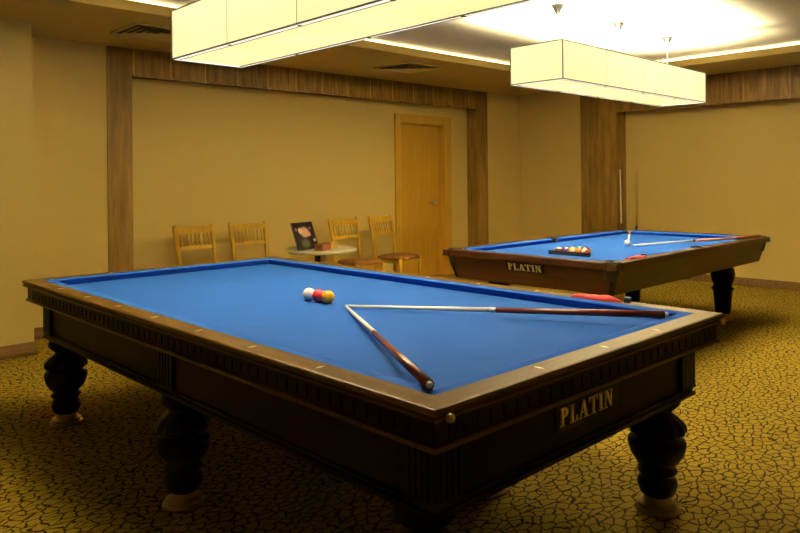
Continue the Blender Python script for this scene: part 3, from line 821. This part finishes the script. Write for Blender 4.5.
for i, (x, y, rz) in enumerate(spots):
    ch = ch0 if i == 0 else copy_tree(ch0)
    ch.location = (x, y, 0); ch.rotation_euler = (0, 0, rz); ch['label'] = labs[i]; ch.scale = (.93, .94, .945)

# ------------------------------------------------------------------ round side table and its things
tc_ = (2.15, 2.75)
t = thing('round_table', 'round cream pedestal table between the chairs by the back wall', 'table', (*tc_, 0))
b = BM(); lathe(b, [(.26, .606), (.325, .614), (.332, .624), (.332, .640), (.326, .646)], n=48); obj('tabletop', b, M['table_white'], t)
b = BM(); lathe(b, [(.04, .02), (.035, .05), (.035, .584), (.09, .606)], n=20); obj('pedestal', b, M['table_white'], t)
b = BM(); box(b, -.075, -.033, -.02, .02, .47, .604, .003); obj('bracket', b, M['black'], t)['label'] = 'black bracket under the top'
b = BM(); lathe(b, [(.21, 0), (.21, .012), (.12, .022), (.045, .03)], n=32); obj('base', b, M['table_white'], t)
zt_ = .646
t = thing('picture_stand', 'dark tilted picture board standing on the round cream table', 'picture', (2.36, 3.22, zt_), R(12))
t.rotation_euler = (R(-20), 0, R(14))
b = BM(); box(b, -.15, .15, 0, .012, 0, .27, .002)
obj('board', b, M['black'], t)
b = BM(); box(b, -.144, .144, -.003, 0, .006, .264); obj('picture', b, M['picture'], t)
b = BM(); box(b, -.03, .03, .012, .02, .0, .16); o2 = obj('prop', b, M['black'], t, loc=(0, .0, .01)); o2.rotation_euler = (R(-14), 0, 0)
t.location = (1.99, 2.74, zt_+.004)
b = BM(); box(b, -.075, .075, -.045, .045, 0, .062, .003)
tag(obj('small_box', b, M['brown_card'], loc=(2.045, 2.60, zt_), rot=(0, 0, R(20))), 'red-brown box lying in front of the dark picture board', 'box')
b = BM(); box(b, -.055, .055, -.04, .04, 0, .066, .003)
tag(obj('small_box', b, M['ochre_card'], loc=(2.185, 2.66, zt_), rot=(0, 0, R(10))), 'ochre box right of the red-brown box on the round table', 'box')

# ------------------------------------------------------------------ pendant lanterns
def lantern(name_label, loc, rz, ln, wd, h, wires, canopies_at):
    t = thing('pendant_lantern', name_label, 'lamp', loc, rz, 'rectangular fabric pendant lanterns')
    a, c = ln/2, wd/2
    n = 4
    # fabric panels: four along each side, one at each end, the bottom
    for sg in (-1, 1):
        for k in range(n):
            x0 = -a+ln*k/n+.002; x1 = -a+ln*(k+1)/n-.002
            bb = BM(); y0, y1 = sorted((sg*c, sg*(c-.004))); box(bb, x0, x1, y0, y1, .008, h-.005); obj('shade_panel', bb, M['shade'], t)
        bb = BM(); x0, x1 = sorted((sg*a, sg*(a-.004))); box(bb, x0, x1, -c+.004, c-.004, .008, h-.005); obj('shade_panel', bb, M['shade'], t)
    bb = BM(); box(bb, -a+.03, a-.03, -c+.03, c-.03, .004, .007); obj('bottom_diffuser', bb, M['shade_bottom'], t)
    # bottom strip, lamp light leaking through it given as emission; thin dark frame bars
    bb = BM()
    for sg in (-1, 1):
        y0, y1 = sorted((sg*(c-.006), sg*(c-.030))); box(bb, -a+.006, a-.006, y0, y1, 0, .006)
        x0, x1 = sorted((sg*(a-.006), sg*(a-.030))); box(bb, x0, x1, -c+.030, c-.030, 0, .006)
    obj('bottom_strip', bb, M['frame_light'], t)
    bb = BM(); q = .0035
    for sg in (-1, 1):
        for z in (.004, h-.003):
            box(bb, -a-q, a+q, sg*(c+.001)-q, sg*(c+.001)+q, z-q, z+q); box(bb, sg*(a+.001)-q, sg*(a+.001)+q, -c, c, z-q, z+q)
        box(bb, -a+.03, a-.03, sg*(c-.030)-.0025, sg*(c-.030)+.0025, -.002, .004)
        for s2 in (-1, 1): box(bb, sg*(a+.001)-q, sg*(a+.001)+q, s2*(c+.001)-q, s2*(c+.001)+q, 0, h)
        for k in range(1, n):
            x = -a+ln*k/n; box(bb, x-.0022, x+.0022, sg*c-.0005, sg*c+.0005, .006, h)
            box(bb, x-.006, x+.006, sg*(c-.02)-.012, sg*(c-.02)+.012, -.004, 0)
    for k in range(1, n):
        x = -a+ln*k/n; box(bb, x-.004, x+.004, -c+.004, c-.004, h-.012, h-.004)
    obj('frame', bb, M['frame_dark'], t)
    top = ZC-loc[2]
    for wx in wires:
        bb = BM(); tube(bb, (wx, 0, h-.008), (wx, 0, top-.03), .003, n=8); w_ = obj('suspension_wire', bb, M['steel'], t)
        bb = BM(); lathe(bb, [(.008, top-.085), (.014, top-.075), (.052, top-.004), (.052, top)], c=(wx, 0, 0), n=24); obj('canopy', bb, M['chrome'], w_)
        bb = BM(); box(bb, wx-.012, wx+.012, -c+.004, c-.004, h-.012, h-.004); obj('cross_bar', bb, M['frame_dark'], t)
    return t
L1 = (.112, -.05, 2.0); L2_ = (3.54, .395, 2.0)
LW = .455; LL = 2.45; LH = .285
lantern('long glowing fabric lantern hanging over the near billiard table', L1, R(90.), LL, LW, LH, (-.95, 0., .95), None)
lantern('glowing fabric lantern hanging over the far pool table', L2_, R(.7), LL, LW, LH, (-.93, 0., .92), None)

# ------------------------------------------------------------------ lamps inside the lanterns
def spot(name, loc, up, energy, col, cone, blend, size=.03):
    l = bpy.data.lights.new(name, 'SPOT'); l.energy = energy; l.color = col; l.spot_size = R(cone); l.spot_blend = blend; l.shadow_soft_size = size
    o = bpy.data.objects.new(name, l); COL.objects.link(o); o.location = loc
    o.rotation_euler = (PI, 0, 0) if up else (0, 0, 0)
    return o
DOWN1, DOWN2, UP1, UP2 = 95., 95., 430., 520.
WARM = (1., .88, .60)
for k in range(4):
    s = -.86+.573*k
    spot('lantern_bulb', (L1[0], L1[1]+s, 2.17), False, DOWN1*(1.2, 1.1, .95, .7)[k], WARM, 112, .9)
    spot('lantern_bulb', (L2_[0]+s, L2_[1], 2.17), False, DOWN2, WARM, 125, .9)
    spot('lantern_uplight', (L1[0], L1[1]+s, 2.19), True, UP1 if k > 1 else 60., WARM, 150, .8)
    spot('lantern_uplight', (L2_[0]+s, L2_[1], 2.19), True, UP2, WARM, 150, .8)

wd = bpy.data.worlds.new('World'); sc.world = wd; wd.use_nodes = True
wd.node_tree.nodes['Background'].inputs[0].default_value = (1, .85, .55, 1); wd.node_tree.nodes['Background'].inputs[1].default_value = .0

# ------------------------------------------------------------------ camera
F_PX, CY = 708.28, 178.3
yaw, pitch, roll = -.7619, .0021, -.0099
cyw, syw = math.cos(yaw), math.sin(yaw)
f = Vector((-syw*math.cos(pitch), cyw*math.cos(pitch), math.sin(pitch))); r = Vector((cyw, syw, 0)); u = r.cross(f)
cr, sr = math.cos(roll), math.sin(roll)
r2 = r*cr+u*sr; u2 = u*cr-r*sr
cam = bpy.data.cameras.new('camera'); co = bpy.data.objects.new('camera', cam); COL.objects.link(co)
co.matrix_world = Matrix(((r2.x, u2.x, -f.x, -1.9887), (r2.y, u2.y, -f.y, -2.6783), (r2.z, u2.z, -f.z, 1.296), (0, 0, 0, 1)))
cam.sensor_fit = 'HORIZONTAL'; cam.sensor_width = 36.; cam.lens = F_PX/800*36.
cam.shift_y = -(266.5-CY)/800.; cam.clip_start = .05
sc.camera = co
vs = sc.view_settings
vs.view_transform = 'Standard'; vs.look = 'None'; vs.exposure = .6; vs.gamma = 1.; vs.use_curve_mapping = False
